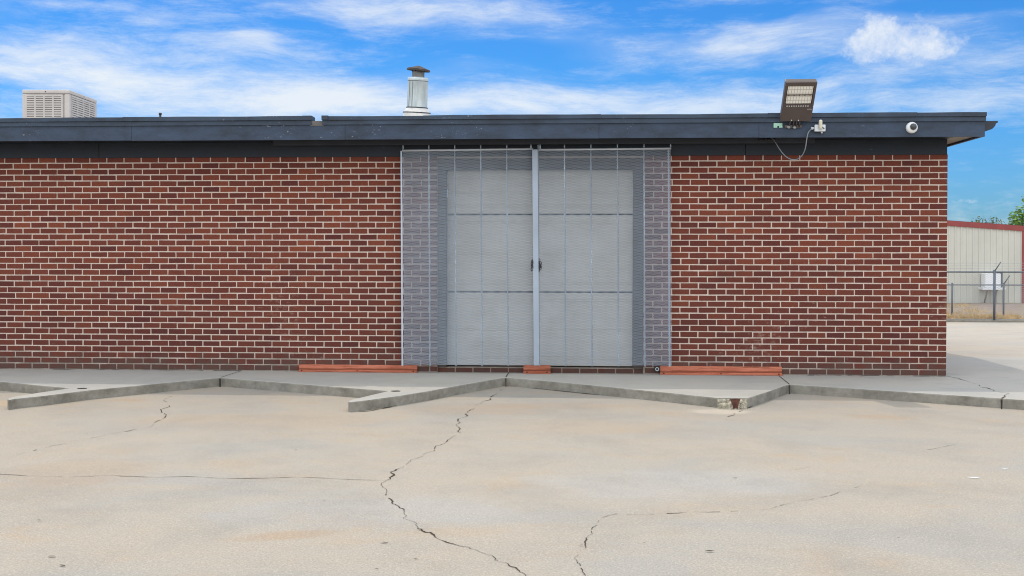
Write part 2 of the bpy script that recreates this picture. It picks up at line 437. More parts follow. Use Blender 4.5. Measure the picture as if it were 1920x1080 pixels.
# ------------------------------------------------------------------ ground: one sheet to the horizon
def gz(y):
    pts = [(-3000,GZ),(-1.0,GZ),(-.3,GZ),(0,-.006),(2.4,-.006),(18.5,-.62),(3000,-.62)]
    for (a, za), (b, zb) in zip(pts, pts[1:]):
        if y <= b: return za+(zb-za)*(y-a)/(b-a)
    return -.62
g = MB()
ys = [-3000,-400,-60,-20,-8,-3,-1,-.3,0,2.4,6,10,14,18.5,24,40,120,600,3000]
xs = [-3000,-400,-60,-15,-5,0,5,15,60,400,3000]
for y in ys:
    for x in xs: g.v.append(Vector((x, y, gz(y))))
W = len(xs)
for j in range(len(ys)-1):
    for i in range(W-1): g.face((j*W+i, j*W+i+1, (j+1)*W+i+1, (j+1)*W+i))
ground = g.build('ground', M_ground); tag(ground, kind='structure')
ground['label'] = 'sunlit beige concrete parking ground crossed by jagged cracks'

def crack_mb(mb, px, z, wid, gaps=0.0, rough=.5, closed_end=True):
    P = [q.copy() if isinstance(q, Vector) else at_z(q[0], q[1], z) for q in px]
    for _ in range(4):
        Q = [P[0]]
        for a, b in zip(P, P[1:]):
            d = b-a; L = d.length
            n = Vector((-d.y, d.x, 0)).normalized() if L > 1e-6 else Vector((0,0,0))
            m = (a+b)/2 + n*random.gauss(0, .10*rough)*L
            Q += [m, b]
        P = Q
    N = len(P); pr = None; on = True; left = 0
    for i in range(N-1):
        left -= 1
        if left <= 0:
            on = random.random() > gaps; left = random.randint(2, 9) if on else random.randint(1, 6)
        d = (P[i+1]-P[i]); 
        if d.length < 1e-6: continue
        n = Vector((-d.y, d.x, 0)).normalized()
        u = i/(N-1)
        def wd(k): 
            q = P[min(k, N-1)]
            return wid*.78*(.25+1.5*max(0, mnoise.noise(Vector((q.x*9, q.y*9, 1.7)))+.22))*min(1, 6*(1-k/(N-1))+.25)
        if on:
            w0, w1 = wd(i)/2, wd(i+1)/2
            mb.quad(P[i]-n*w0, P[i]+n*w0, P[i+1]+n*w1, P[i+1]-n*w1)
CR = [([(944,730),(925,742),(905,752),(882,768),(876,780),(858,789),(861,806),(846,821),(820,835),(797,850),(770,865),(742,880),(732,898),(718,913),(723,928),(735,943),(757,962),(780,980),(808,998),(835,1015),(875,1025),(910,1038),(950,1055),(975,1072),(1000,1090)], .0115, .06, .9),
      ([(-30,887),(60,892),(110,893),(210,891),(290,895),(350,893),(430,897),(500,896),(560,894),(640,898),(730,901)], .009, .02, .25),
      ([(1122,975),(1110,990),(1100,1010),(1098,1030),(1082,1053),(1092,1070),(1100,1090)], .0062, .2, .8),
      ([(1122,972),(1155,963),(1180,965),(1260,962),(1300,959),(1410,956),(1440,955),(1465,947),(1500,939),(1540,932),(1580,920),(1613,911)], .008, .45, .4),
      ([(322,743),(305,750),(318,762),(303,773),(310,782),(290,792),(280,800),(240,808),(190,818),(130,830),(70,842),(20,856)], .009, .42, .5),
      ([(1364,781),(1376,778),(1392,769)], .009, .1, .5), ([(1738,843),(1765,838),(1790,833)], .006, .2, .5),
      ([(1285,905),(1300,902)], .006, .1, .3), ([(1490,880),(1520,876)], .005, .2, .3)]
for px, wd, gp, rg in CR:
    c = MB(); crack_mb(c, px, GZ+.003, wd, gp, rg); c.build('crack', M_crack, ground)

for px in ([(15,766),(80,759.5),(170,747),(290,734),(411,722)], [(412,722),(546,734.5),(667,744)], [(655,769.5),(687,771),(750,759),(860,737),(948,722)], [(948,722),(1100,738),(1344,760)], [(1401,765),(1440,749),(1479,735)], [(1480,735),(1665,748),(1877,763),(1950,770)]):
    c = MB(); crack_mb(c, px, GZ+.004, .030, .35, .12); c.build('kerb_dirt_line', M_crack, ground)

# ------------------------------------------------------------------ sidewalk with saw tooth kerb
Z0 = 0.0
front = [(-260,748),(-150,722),(0,715),(132,727.5),(56,738.5),(20,744.5),(14,747),(16,749.5),(30,747),(80,742),(170,731),(290,719.5),(411,708),(415,708),(546,718.5),(729,732.5),(672,746),(657,749.5),(653,752),(656,753.5),(687,750),(750,741.5),(800,733.5),(860,722.5),(946,707.5),(951,707.5),(1020,713.5),(1100,721),(1254,736),(1344,745.5),(1402,746),(1440,734),(1478,720.5),(1482,720.5),(1570,726),(1665,732.5),(1780,740),(1877,746.5),(1990,754.5)]
poly = [at_z(x, y, Z0) for x, y in front]
poly = [Vector((-11.5, poly[0].y, 0))] + poly + [Vector((7.6, poly[-1].y, 0)), Vector((7.6, 2.4, 0)), Vector((XR+.0, 2.4, 0)), Vector((XR, .05, 0)), Vector((-11.5, .05, 0))]
bm = bmesh.new()
tv = [bm.verts.new(p) for p in poly]; ft = bm.faces.new(tv)
if ft.normal.z < 0: ft.normal_flip()
bm.normal_update()
r = bmesh.ops.extrude_face_region(bm, geom=[ft])
low = [e for e in r['geom'] if isinstance(e, bmesh.types.BMVert)]
# the extruded copy becomes the top; original goes down
for v in tv: v.co.z = GZ-.03
bm.normal_update()
top = [f for f in bm.faces if f.normal.z > .9 and f.calc_center_median().z > -.01]
ed = [e for f in top for e in f.edges]
bmesh.ops.bevel(bm, geom=ed, offset=.013, segments=2, affect='EDGES', profile=.5, clamp_overlap=True)
bmesh.ops.recalc_face_normals(bm, faces=bm.faces[:])
s = MB(); n0 = 0; bm.verts.index_update()
s.v = [v.co.copy() for v in bm.verts]
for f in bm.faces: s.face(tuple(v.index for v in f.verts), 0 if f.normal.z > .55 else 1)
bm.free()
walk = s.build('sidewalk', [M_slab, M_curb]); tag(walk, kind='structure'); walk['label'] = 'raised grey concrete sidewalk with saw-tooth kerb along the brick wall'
c = MB()
for a, b in (((414,707.5),(460,692.5)),((948.5,706.8),(957,694)),((1480,720),(1456,701))):
    P, Q = at_z(*a, .002), at_z(*b, .002); n = (Q-P).cross(Vector((0,0,1))).normalized()*.006
    c.quad(P-n, P+n, Q+n*.8, Q-n*.8)
c.build('control_joint', M_joint, walk)
for px, wd, gp, rg in (([(1776,705),(1795,709),(1812,714),(1828,719),(1838,725),(1862,733),(1892,737.5)], .014, .05, .6), ([(1722,716),(1760,719),(1822,723)], .008, .3, .4), ([(1877,746.5),(1884,741),(1892,737.5)], .016, 0, .4),
                       ([(1860,706),(1895,708)], .007, .2, .3), ([(90,707),(120,709)], .006, .3, .3), ([(1575,700.5),(1610,705),(1650,710)], .008, .3, .5)):
    c = MB(); crack_mb(c, px, .003, wd, gp, rg); c.build('crack', M_crack, walk)
for xa_, xb_ in ((-7.5,-2.45),(2.55,XR+.05)):
    c = MB(); crack_mb(c, [Vector((xa_+(xb_-xa_)*k/8, -.010, .003)) for k in range(9)], .003, .030, .25, .04); c.build('wall_foot_dirt', M_crack, walk)
# dark vertical joints in the kerb face
for px, y0, y1, wd in ((412.5,709,721,.022),(948.5,708.5,721,.016),(1480,721.5,734,.016),(1878,748,761,.018)):
    P = at_z(px, y0, 0); m = MB(); d = (CAM-P); d.z = 0; d.normalize(); sx = Vector((0,0,1)).cross(d).normalized()
    q = P + d*.004
    m.quad(q-sx*wd/2+Vector((0,0,-.004)), q+sx*wd/2+Vector((0,0,-.004)), q+sx*wd*.4+Vector((0,0,GZ)), q-sx*wd*.3+Vector((0,0,GZ)))
    m.build('kerb_joint', M_joint, walk)
# pin holes in the kerb fingers
for px, py in ((154,728),(742,733)):
    P = at_z(px, py, .003); m = MB(); n = 14
    b0 = len(m.v)
    for k in range(n): m.v.append(P+Vector((.045*math.cos(2*PI*k/n)*(1+.15*random.random()), .035*math.sin(2*PI*k/n)*(1+.2*random.random()), 0)))
    m.face(tuple(range(n))); m.build('pin_hole', M_joint, walk)
# broken kerb nose with exposed stones and rusty steel
A, B = at_z(1345, 746.5, 0), at_z(1401, 747, 0); m = MB(); nx, nz = 26, 9
out = Vector((0,0,1)).cross(B-A).normalized()*-1
if out.dot(CAM-A) < 0: out = -out
for j in range(nz):
    for i in range(nx):
        u, v = i/(nx-1), j/(nz-1)
        p = A.lerp(B, u) + Vector((0,0,-.006+(GZ+.004)*v))
        e = min(u, 1-u, .12)/.12
        p += out*(.012 + .05*v*e + .035*e*mnoise.noise(Vector((p.x*26, p.z*26, 2)))*(1) + .012*e*mnoise.noise(Vector((p.x*70, p.z*70, 5))))
        m.v.append(p)
for j in range(nz-1):
    for i in range(nx-1): m.face((j*nx+i, (j+1)*nx+i, (j+1)*nx+i+1, j*nx+i+1))
M_agg = simple('exposed_aggregate', (.36,.32,.24), .95, var=.55, scale=40, bmp=.6)
m.build('broken_edge', M_agg, walk)
M_rustdark = simple('rusty_recess', (.085,.030,.018), .9, var=.5, scale=30)
m = MB(); C0 = A.lerp(B, .56); ax = (B-A).normalized()
n = 12
for j in range(5):
    v = j/4
    for k in range(n+1):
        u = -1+2*k/n; hw = (.050-.026*min(1, v*1.6))
        m.v.append(C0+ax*u*hw+Vector((0,0,.003-.088*v))+out*(.062+.052*v*.6-.022*(1-u*u)+.012*u*u))
for j in range(4):
    for k in range(n): m.face((j*(n+1)+k, (j+1)*(n+1)+k, (j+1)*(n+1)+k+1, j*(n+1)+k+1), 0, True)
b0 = len(m.v)
m.build('rusty_pin', M_rustdark, walk)

# ------------------------------------------------------------------ the brick building
bld = empty('brick_building', ((XL+XR)/2, YB/2, 0), 'long low red brick building with navy flat roof edge and cream garage door', 'building')
BL_ = .2008
wl = MB()
DX0, DX1 = at_y(820, 500).x, at_y(1207, 500).x            # door opening in the brick
DZ1 = at_y(1000, 296, 0).z
def add_brick(mb, P, U, N, u0, u1, z0, z1):
    j = lambda s=.0016: random.uniform(-s, s)
    tint = min(1, max(0, random.gauss(.5, .21)))
    if random.random() < .05: tint *= .25
    pr = j(.0012)
    bv = .0022
    o = [(u0+j(), z0+j()), (u1+j(), z0+j()), (u1+j(), z1+j()), (u0+j(), z1+j())]
    i = [(o[0][0]+bv, o[0][1]+bv), (o[1][0]-bv, o[1][1]+bv), (o[2][0]-bv, o[2][1]-bv), (o[3][0]+bv, o[3][1]-bv)]
    n = len(mb.v)
    for (u, z) in o: mb.v.append(P+U*u+N*(-.012)+Vector((0,0,z)))
    for (u, z) in i: mb.v.append(P+U*u+N*pr+Vector((0,0,z)))
    mb.face((n+4,n+5,n+6,n+7), 0, False, tint)
    for k in range(4):
        k2 = (k+1) % 4; mb.face((n+k, n+k2, n+4+k2, n+4+k), 0, False, tint)
def brick_wall(mb, P, U, N, length, start_half, holes=None):
    J = .0102
    for c in range(NC):
        z1 = ZT-c*COURSE-.001; z0 = z1-COURSE+J
        off = 0.0 if (c % 2 == 0) == (not start_half) else BL_/2
        off += random.gauss(0, .0025)
        u = length
        first = True
        while u > 0:
            L = BL_ if not (first and off > .05) else BL_/2
            if first and off < .05: L = BL_
            first = False
            a, b = max(0, u-L+J), u
            if u == length: b = u
            spans = [(a, b)]
            if holes:
                h0, h1, hz = holes
                if z0 < hz:
                    ns = []
                    for (p, q) in spans:
                        if q <= h0 or p >= h1: ns.append((p, q))
                        else:
                            if p < h0: ns.append((p, h0))
                            if q > h1: ns.append((h1, q))
                    spans = ns
            for (p, q) in spans:
                if q-p > .012: add_brick(mb, P, U, N, p, q, z0+random.gauss(0,.0005), z1+random.gauss(0,.0005))
            u -= L + random.gauss(0, .0008)
brick_wall(wl, Vector((XL,0,0)), Vector((1,0,0)), Vector((0,-1,0)), XR-XL, False, (DX0-XL, DX1-XL, DZ1))
wl2 = MB(); brick_wall(wl, Vector((XR,0.006,0)), Vector((0,1,0)), Vector((1,0,0)), YB, True)
# mortar planes and the solid behind them
MR = .0042
wl.quad((XL,MR,-.09),(DX0,MR,-.09),(DX0,MR,ZT),(XL,MR,ZT), 1)
wl.quad((DX1,MR,-.09),(XR-MR,MR,-.09),(XR-MR,MR,ZT),(DX1,MR,ZT), 1)
wl.quad((DX0,MR,DZ1),(DX1,MR,DZ1),(DX1,MR,ZT),(DX0,MR,ZT), 1)
wl.quad((XR-MR,MR,-.09),(XR-MR,YB,-.6),(XR-MR,YB,ZT),(XR-MR,MR,ZT), 1)
wl.quad((XL,YB,-.6),(XL,MR,-.09),(XL,MR,ZT),(XL,YB,ZT), 1)
wl.quad((XR-MR,YB,-.6),(XL,YB,-.6),(XL,YB,ZT),(XR-MR,YB,ZT), 1)
for X, sgn in ((DX0, 1), (DX1, -1)):
    wl.quad((X,MR,-.09),(X,.25,-.09),(X,.25,DZ1),(X,MR,DZ1), 1)
wl.quad((DX0,MR,DZ1),(DX1,MR,DZ1),(DX1,.25,DZ1),(DX0,.25,DZ1), 1)
# brick plinth under the door
for k in range(int((DX1-DX0)/BL_)+1):
    a = DX0+.004+k*BL_; b = min(a+BL_-.01, DX1-.004)
    if b > a+.02: add_brick(wl, Vector((0,.035,0)), Vector((1,0,0)), Vector((0,-1,0)), a, b, -.02, .052)
wl.quad((DX0,.04,-.05),(DX1,.04,-.05),(DX1,.04,.056),(DX0,.04,.056), 1)
wl.quad((DX0,.04,.056),(DX1,.04,.056),(DX1,.25,.056),(DX0,.25,.056), 1)
wl.build('wall', [M_brick, M_mortar], bld, 'tint')

# door frame and door, set back in the opening
fr = MB(); FX0, FX1 = at_y(838, 500, .10).x, at_y(1186.5, 500, .10).x; FZ = at_y(1000, 318, .10).z
fr.box(DX0+.002, .02, .058, FX0, .10, DZ1-.003); fr.box(FX1, .02, .058, DX1-.002, .10, DZ1-.003); fr.box(FX0, .022, FZ, FX1, .10, DZ1-.003)
fr.build('door_frame', M_frame, bld)
dr = MB()
Zs = [FZ, at_y(1000, 402.5, .12).z, at_y(1000, 548, .12).z, .06]
dr.box(FX0, .155, .06, FX1, .17, FZ)
door = dr.build('garage_door', M_seam, bld)
for k in range(3):
    d = MB(); a, b = Zs[k+1]+.010, Zs[k]-.006
    if k == 0: b = FZ
    # profile with shallow horizontal grooves
    zs = [a]
    gl = [a+.075, a+.10, (a+b)/2-.02, (a+b)/2+.0, b-.10, b-.075]
    prof = [(a, .13), (a+.006, .121)]
    for q in gl: prof += [(q-.006, .121), (q, .1275), (q+.006, .121)]
    prof += [(b-.006, .121), (b, .13)]
    n = len(d.v)
    for (z, y) in prof: d.v += [Vector((FX0+.002, y, z)), Vector((FX1-.002, y, z))]
    for i in range(len(prof)-1): d.face((n+2*i, n+2*i+1, n+2*i+3, n+2*i+2))
    d.quad((FX0+.002,.13,a),(FX1-.002,.13,a),(FX1-.002,.153,a),(FX0+.002,.153,a))
    d.build('door_section', M_door, door)

# frieze, soffit, fascia, cap, roof
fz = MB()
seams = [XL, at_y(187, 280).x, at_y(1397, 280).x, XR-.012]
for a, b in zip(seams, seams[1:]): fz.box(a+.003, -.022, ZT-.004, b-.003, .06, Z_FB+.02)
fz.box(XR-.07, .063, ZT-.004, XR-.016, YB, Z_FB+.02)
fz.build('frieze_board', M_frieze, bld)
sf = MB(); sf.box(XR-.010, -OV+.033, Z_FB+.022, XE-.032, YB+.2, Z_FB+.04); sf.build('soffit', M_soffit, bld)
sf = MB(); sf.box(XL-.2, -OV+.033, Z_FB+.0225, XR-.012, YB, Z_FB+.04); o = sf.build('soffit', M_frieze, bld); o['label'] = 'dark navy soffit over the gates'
fb = MB()
fs = [XL-.2] + [at_y(x, 245, -OV).x for x in (247, 647, 1123, 1423)] + [XE]
for i, (a, b) in enumerate(zip(fs, fs[1:])):
    dz = random.uniform(-.002,.002); dy = random.uniform(-.002, .002)
    fb.box(a+.0015, -OV+dy, Z_FB+dz, b-.0015, -OV+.03, Z_L2+.01)
fb.box(XE-.03, -OV+.032, Z_FB, XE-.002, YB+.2, Z_L2+.01)
fb.build('fascia_board', M_navy, bld)
cp = MB()
def strip(mb, x0, x1, y0, y1, z0, z1, wob):
    n = max(2, int((x1-x0)/.12)); b0 = len(mb.v)
    for i in range(n+1):
        x = x0+(x1-x0)*i/n
        w1 = wob*mnoise.noise(Vector((x*.9, z1*3, 3.3)))+wob*.5*mnoise.noise(Vector((x*3.1, z1*3, 8.3))); w2 = .4*wob*mnoise.noise(Vector((x*1.7, 9.1, z0)))
        mb.v += [Vector((x, y0+w2, z0)), Vector((x, y0+w2, z1+w1)), Vector((x, y1, z1+w1)), Vector((x, y1, z0))]
    for i in range(n):
        a = b0+4*i
        for k in range(4):
            k2 = (k+1) % 4; mb.face((a+k, a+4+k, a+4+k2, a+k2))
    mb.face((b0+3, b0+2, b0+1, b0)); mb.face((b0+4*n, b0+4*n+1, b0+4*n+2, b0+4*n+3))
g0, g1 = at_y(584, 222, -.5).x, at_y(603, 222, -.5).x
ca = [XL-.2, at_y(230, 222, -.5).x, g0]; cb = [g1, at_y(793, 222, -.5).x, at_y(1127, 222, -.5).x, at_y(1440, 222, -.5).x, at_y(1720, 222, -.5).x, XE+.006]
for seq in (ca, cb):
    for i, (a, b) in enumerate(zip(seq, seq[1:])):
        strip(cp, a+.001, b-.001, -.503-.003*(i % 2), -.33, Z_L1, Z_CAP+.003*(i % 2), .007)
# lifted ends beside the gap
cp.box(g0-.10, -.51, Z_L1+.004, g0, -.36, Z_CAP+.008); cp.box(g1, -.51, Z_L1+.004, g1+.07, -.36, Z_CAP+.008)
strip(cp, XL-.2, g0-.004, -.488, -.34, Z_L2, Z_L1-.002, .0025); strip(cp, g1+.004, XE+.003, -.488, -.34, Z_L2, Z_L1-.002, .0025)
cp.box(XE-.05, -.335, Z_L2, XE+.004, YB+.2, Z_CAP-.004)
cp.build('roof_edge_cap', M_cap, bld)
rf = MB(); rf.box(g0-.02, -.478, Z_L2-.01, g1+.02, -.342, Z_L1-.006); rf.build('exposed_edge', simple('bare_weathered_metal', (.13,.118,.11), .8, var=.3, scale=14), bld)
rf = MB(); rf.box(XL-.2, -.33, Z_L2-.12, XE-.06, YB+.15, Z_L2+.012); rf.build('roof', M_roof, bld)
# gutter on the right hand eave
gt = MB(); X0 = XE+.001
GT = at_y(1870, 226, -OV).z; GB = at_y(1850, 246.5, -OV).z; GW = at_y(1873, 228, -OV).x-X0
prof = [(0,GT),(GW,GT),(GW,GT-.018),(GW*.86,GT-.028),(GW*.82,GT-.05),(GW*.70,GT-.070),(GW*.58,GB+.028),(0,GB)]
n = len(prof)
for Y in (-OV+.03, YB): 
    for (x, z) in prof: gt.v.append(Vector((X0+x, Y, z)))
for k in range(n):
    k2 = (k+1) % n; gt.face((k, k2, n+k2, n+k))
gt.face(tuple(range(n))[::-1]); gt.face(tuple(range(n, 2*n)))
gt.build('gutter', M_track, bld)

# ------------------------------------------------------------------ gate track and sliding mesh gates
GY = -.13
TZ1, TZ0 = at_y(1000, 261, GY-.03).z, at_y(1000, 270.5, GY-.03).z
tk = empty('gate_track', (at_y(1000, 265, GY).x, GY, TZ0), 'dark steel sliding rail under the roof edge that carries the mesh gates', 'gate track')
b = MB(); xa, xb = at_y(514, 266, GY).x, at_y(1527, 262, GY).x
b.box(xa, GY-.035, TZ0, xb, GY+.035, TZ1+.015, bev=.004); b.build('rail', M_track, tk)
for x in (xa+.12, xa+1.0, xa+1.95, xa+2.9, xa+3.9, xa+4.8, xb-.12):
    b = MB(); b.box(x-.03, GY-.02, TZ1+.015, x+.03, GY+.02, Z_FB+.02); b.build('hanger_bracket', M_track, tk)
b = MB(); q = at_y(1434, 262, GY-.06)
for k in range(6): b.tube([(q.x-.06+.03*k, GY-.05, q.z+.006*((k*7)%3-1)), (q.x-.035+.03*k, GY-.055, q.z-.006*((k*5)%3-1))], .012, 6)
b.build('frayed_seal', M_black, tk)

def leaf(name, px, label, post):
    TL, TR, BLc, BR = [at_y(x, y, GY) for x, y in px]
    L = empty(name, (BLc+BR)/2, label, 'gate', 'pair of expanded mesh security gates')
    def P(s, t_, Y=GY):
        p = (TL*(1-s)+TR*s)*t_ + (BLc*(1-s)+BR*s)*(1-t_); p.y = Y; return p
    W_ = (TR-TL).length; H_ = (TL-BLc).length
    pit, lw = .0122, .030
    nc = int(2*W_/pit); nr = int(2*H_/lw); hw = .0017; th = .0012
    m = MB()
    for c in range(nc+1):
        b0 = len(m.v)
        for r in range(nr+1):
            s_ = (c + .5 + (.47 if (r % 2 == c % 2) else -.47))/(nc+1)
            p = P(min(1,max(0,s_)), r/nr)
            bow = .004*math.sin(r/nr*PI*2+c*.05)
            m.v += [Vector((p.x-hw, GY-th+bow, p.z)), Vector((p.x+hw, GY+th+bow, p.z))]
        for r in range(nr):
            a = b0+2*r; m.face((a, a+1, a+3, a+2))
    m.build('mesh_panel', M_galv, L)
    top = MB(); pts = [P(0,1,GY-.008), P(1,1,GY-.008)]
    top.tube([pts[0]+Vector((-.008,0,0)), pts[1]+Vector((.004,0,0))], .0115, 8); top.build('top_rail', M_rail, L)
    for k in range(6):
        if post == 'right' and k == 5: continue
        s_ = k/5
        p0, p1 = P(s_, 0, GY+.026), P(s_, 1, GY+.026); p0.z -= .012
        hp = Vector((p1.x, GY+.004, TZ0-.001))
        r_ = MB(); edge = (k == 0 and post == 'right') or (k == 5 and post == 'left')
        if edge:
            r_.box(-.004, -.031, 0, .005, -.012, (p1-p0).length, M=Matrix.Translation(p0) @ (p1-p0).to_track_quat('Z','Y').to_matrix().to_4x4())
            r_.tube([p1, hp], .0075, 8); r_.build('side_frame', M_rod, L)
        else:
            n_ = 60; pts = [p0.lerp(p1, i/n_)+Vector((.0018*math.sin(i*2.4), -.0135, 0)) for i in range(n_+1)]
            r_.tube(pts, [.0082+.0022*math.sin(i*2.4+1) for i in range(n_+1)], 7); r_.tube([p1+Vector((0,-.0135,0)), hp], .0068, 8)
            r_.build('hanger_rod', M_rod, L)
    if post == 'right':
        p0, p1 = P(1,0,GY), P(1,1,GY)
        q = MB(); ang = (p1-p0).to_track_quat('Z','Y').to_matrix().to_4x4()
        q.box(-.006, -.045, 0, .056, -.006, (p1-p0).length-.008, bev=.003, M=Matrix.Translation(p0-Vector((0,0,.0))) @ Matrix.Rotation(math.atan2(p1.x-p0.x, p1.z-p0.z), 4, 'Y'))
        q.build('meeting_post', M_post, L)
        q = MB(); q.tube([p1+Vector((-.02,0,0)), Vector((p1.x-.02, GY, TZ0-.001))], .009, 8); q.build('hanger_rod', M_rod, L)
    else:
        q = MB(); p1 = P(0,1,GY); q.tube([p1+Vector((.022,.002,0)), Vector((p1.x+.022, GY+.002, TZ0-.001))], .010, 8); q.build('hanger_rod', M_rod, L)
    return L
leaf('mesh_gate', [(755.5,282.5),(999,279.5),(757.5,684),(1002,684.5)], 'grey expanded mesh gate leaf on the left with the pale meeting post', 'right')
leaf('mesh_gate', [(1009,281),(1257.5,278.5),(1011,684.5),(1259.5,685.5)], 'grey expanded mesh gate leaf on the right of the meeting post, without a post', 'left')

# chain round the meeting post
pc = at_y(1004, 497, GY); ch = MB()
def link(mb, c, ax, nrm, L=.034, Wd=.022, r=.0042):
    ax = ax.normalized(); nrm = nrm.normalized(); sd = ax.cross(nrm)
    pts = []
    for k in range(16):
        w_ = 2*PI*k/16; pts.append(c + ax*(L/2-Wd/4)*math.copysign(1, math.sin(w_))*(1 if abs(math.sin(w_)) > .01 else 0) + ax*math.sin(w_)*Wd/2 + sd*math.cos(w_)*Wd/2)
    mb.tube(pts, r, 6, closed=True)
for sx, ks in ((-.036, (-1.5,-.5,.5,1.5)), (.040, (-1.8,-.9,0,.9,1.8)), (.056, (-1.2,-.3,.6))):
    for i, k in enumerate(ks):
        link(ch, Vector((pc.x+sx+.004*(i%2), GY-.038-.006*(i%2), pc.z+k*.026)), Vector((.15*(-1)**i,0,1)), Vector((1,.6,0)) if i % 2 else Vector((.3,1,0)))
for k in range(5): link(ch, Vector((pc.x-.03+.018*k, GY+.012, pc.z+.03-.012*k)), Vector((1,0,-.4)), Vector((0,1,.3)) if k % 2 else Vector((0,.3,1)))
tag(ch.build('chain', M_chain), 'dark steel chain wound round the meeting post at mid height', 'chain')

# bottom guides
def guide(px0, px1, py0, py1, label, wheel=None):
    a, b_ = at_z(px0, py1, .0), at_z(px1, py1, .0)
    yf = -.082
    x0, x1 = at_y(px0, py1, yf).x, at_y(px1, py1, yf).x
    zt = at_y((px0+px1)/2, py0, yf+.06).z
    root = empty('gate_guide', ((x0+x1)/2, yf+.04, .002), label, 'gate guide', 'orange floor guides under the mesh gates')
    m = MB(); T = Matrix.Translation((x0, yf, .003)); L = x1-x0
    prof = [(0,0),(0,.007),(.048,.009),(.056,.018),(.058,zt-.006),(.064,zt-.003),(.072,zt-.003),(.072,0)]
    n = len(prof); nn = max(2, int(L/.1))
    for i in range(nn+1):
        for (y, z) in prof:
            m.v.append(Vector((x0+L*i/nn, yf+y+.0015*mnoise.noise(Vector((i*.5, y*30, z*20))), .003+z+.0015*mnoise.noise(Vector((i*.4, 3, y*9))))))
    for i in range(nn):
        for k in range(n):
            k2 = (k+1) % n; m.face((i*n+k, (i+1)*n+k, (i+1)*n+k2, i*n+k2))
    m.face(tuple(range(n))[::-1]); m.face(tuple(nn*n+k for k in range(n)))
    m.build('channel', M_rust, root)
    for k in range(max(2, int(L/.55)+1)):
        bx = x0+.04+(L-.08)*k/max(1, int(L/.55)); h = MB()
        h.lathe([(.0,.009),(.009,.009),(.009,0)], 6, Matrix.Translation((bx, yf+.022, .012)), smooth=False); h.build('bolt', M_rustdark, root)
    if wheel:
        p = at_y(*wheel, yf+.05); h = MB()
        R = Matrix.Translation((p.x, yf+.05, max(.036, p.z))) @ Matrix.Rotation(PI/2, 4, 'X')
        h.lathe([(.0,-.014),(.030,-.014),(.034,-.008),(.034,.008),(.030,.014),(.012,.014),(.010,.010),(0,.010)], 20, R); h.build('roller', M_black, root)
        h = MB(); h.lathe([(.013,.0145),(.018,.018),(.022,.0145)], 16, R); h.build('roller_hub', M_rail, root)
    return root
guide(558, 781, 684, 697, 'long orange rusty steel channel at the foot of the wall left of the gates')
guide(981, 1032, 684.5, 697, 'short orange steel guide block under the meeting post')
guide(1238, 1468, 687, 701, 'long orange rusty steel channel with a black roller right of the gates', (1232, 692))

# ------------------------------------------------------------------ things on the roof
RZ = Z_L2+.012
# evaporative cooler
D0 = 15.0
p = at_d(42, 168, D0); q = at_d(130, 168, D0); CW = (q-p).length; ztop_ = p.z; CDp = .98
rz = math.radians(3.4)+math.atan2(at_d(130,168,D0).y-p.y, 1e9)
U = Vector((math.cos(math.radians(3.4)), math.sin(math.radians(3.4)), 0)); V = Vector((-U.y, U.x, 0))
base = Vector((p.x, p.y, RZ)) + U*CW/2 + V*CDp/2
ck = empty('rooftop_cooler', base, 'beige louvred evaporative cooler box standing on the flat roof', 'rooftop cooler', rz=math.radians(3.4))
MW = ck.matrix_world.copy(); Hc = ztop_-RZ
def LB(name, mtl, parent, boxes):
    m = MB()
    for bx in boxes: m.box(*bx[:6], bev=bx[6] if len(bx) > 6 else 0, M=MW)
    return m.build(name, mtl, parent)
hw, hd = CW/2, CDp/2
LB('cabinet', M_beige, ck, [(-hw+.012,-hd+.012,0,hw-.012,hd-.012,Hc-.05)])
LB('lid', M_beige, ck, [(-hw-.006,-hd-.006,Hc-.055,hw+.006,hd+.006,Hc,.014)])
LB('lid_shadow_gap', M_slot, ck, [(-hw+.004,-hd+.004,Hc-.062,hw-.004,hd-.004,Hc-.053)])
for (cx, cy) in ((-1,-1),(1,-1),(1,1),(-1,1)):
    LB('corner_post', M_beige, ck, [(cx*(hw-.030)-.032, cy*(hd-.030)-.032, 0, cx*(hw-.030)+.032, cy*(hd-.030)+.032, Hc-.06, .004)])
def louvre(face):
    m = MB(); zt_ = Hc-.094; rows = int((zt_-.03)/.030); dz_ = (zt_-.03)/rows
    if face == 'f': ln, fix = CW-.15, -hd+.002
    else: ln, fix = CDp-.15, hw-.002
    cols = 4; cwid = ln/cols
    def bx(u0, u1, d0, d1, z0, z1, mm):
        if face == 'f': m.box(u0, fix-d1, z0, u1, fix-d0, z1, mm, M=MW)
        else: m.box(fix+d0, u0, z0, fix+d1, u1, z1, mm, M=MW)
    off = -.025 if face == 'f' else 0
    bx(-ln/2+off, ln/2+off, -.004, 0.0, .02, Hc-.085, 1)
    for c in range(cols+1):
        u = -ln/2+c*cwid+off; bx(u-.011, u+.011, 0.0, .008, .02, Hc-.085, 0)
    bx(-ln/2+off-.011, ln/2+off+.011, 0.0, .009, Hc-.09, Hc-.065, 0)
    for r in range(rows):
        z = .03+r*dz_+.010
        for c in range(cols):
            u = -ln/2+c*cwid+off; bx(u+.0112, u+cwid-.0112, 0.0, .007, z, z+.0185, 0)
    m.build('louvre_panel', [M_beige, M_slot], ck)
louvre('f'); louvre('s')
LB('screw', M_black, ck, [(-.01,-hd-.010,Hc-.035,.002,-hd-.004,Hc-.022)])
LB('screw', M_black, ck, [(hw+.004,.0,Hc-.035,hw+.010,.012,Hc-.022)])

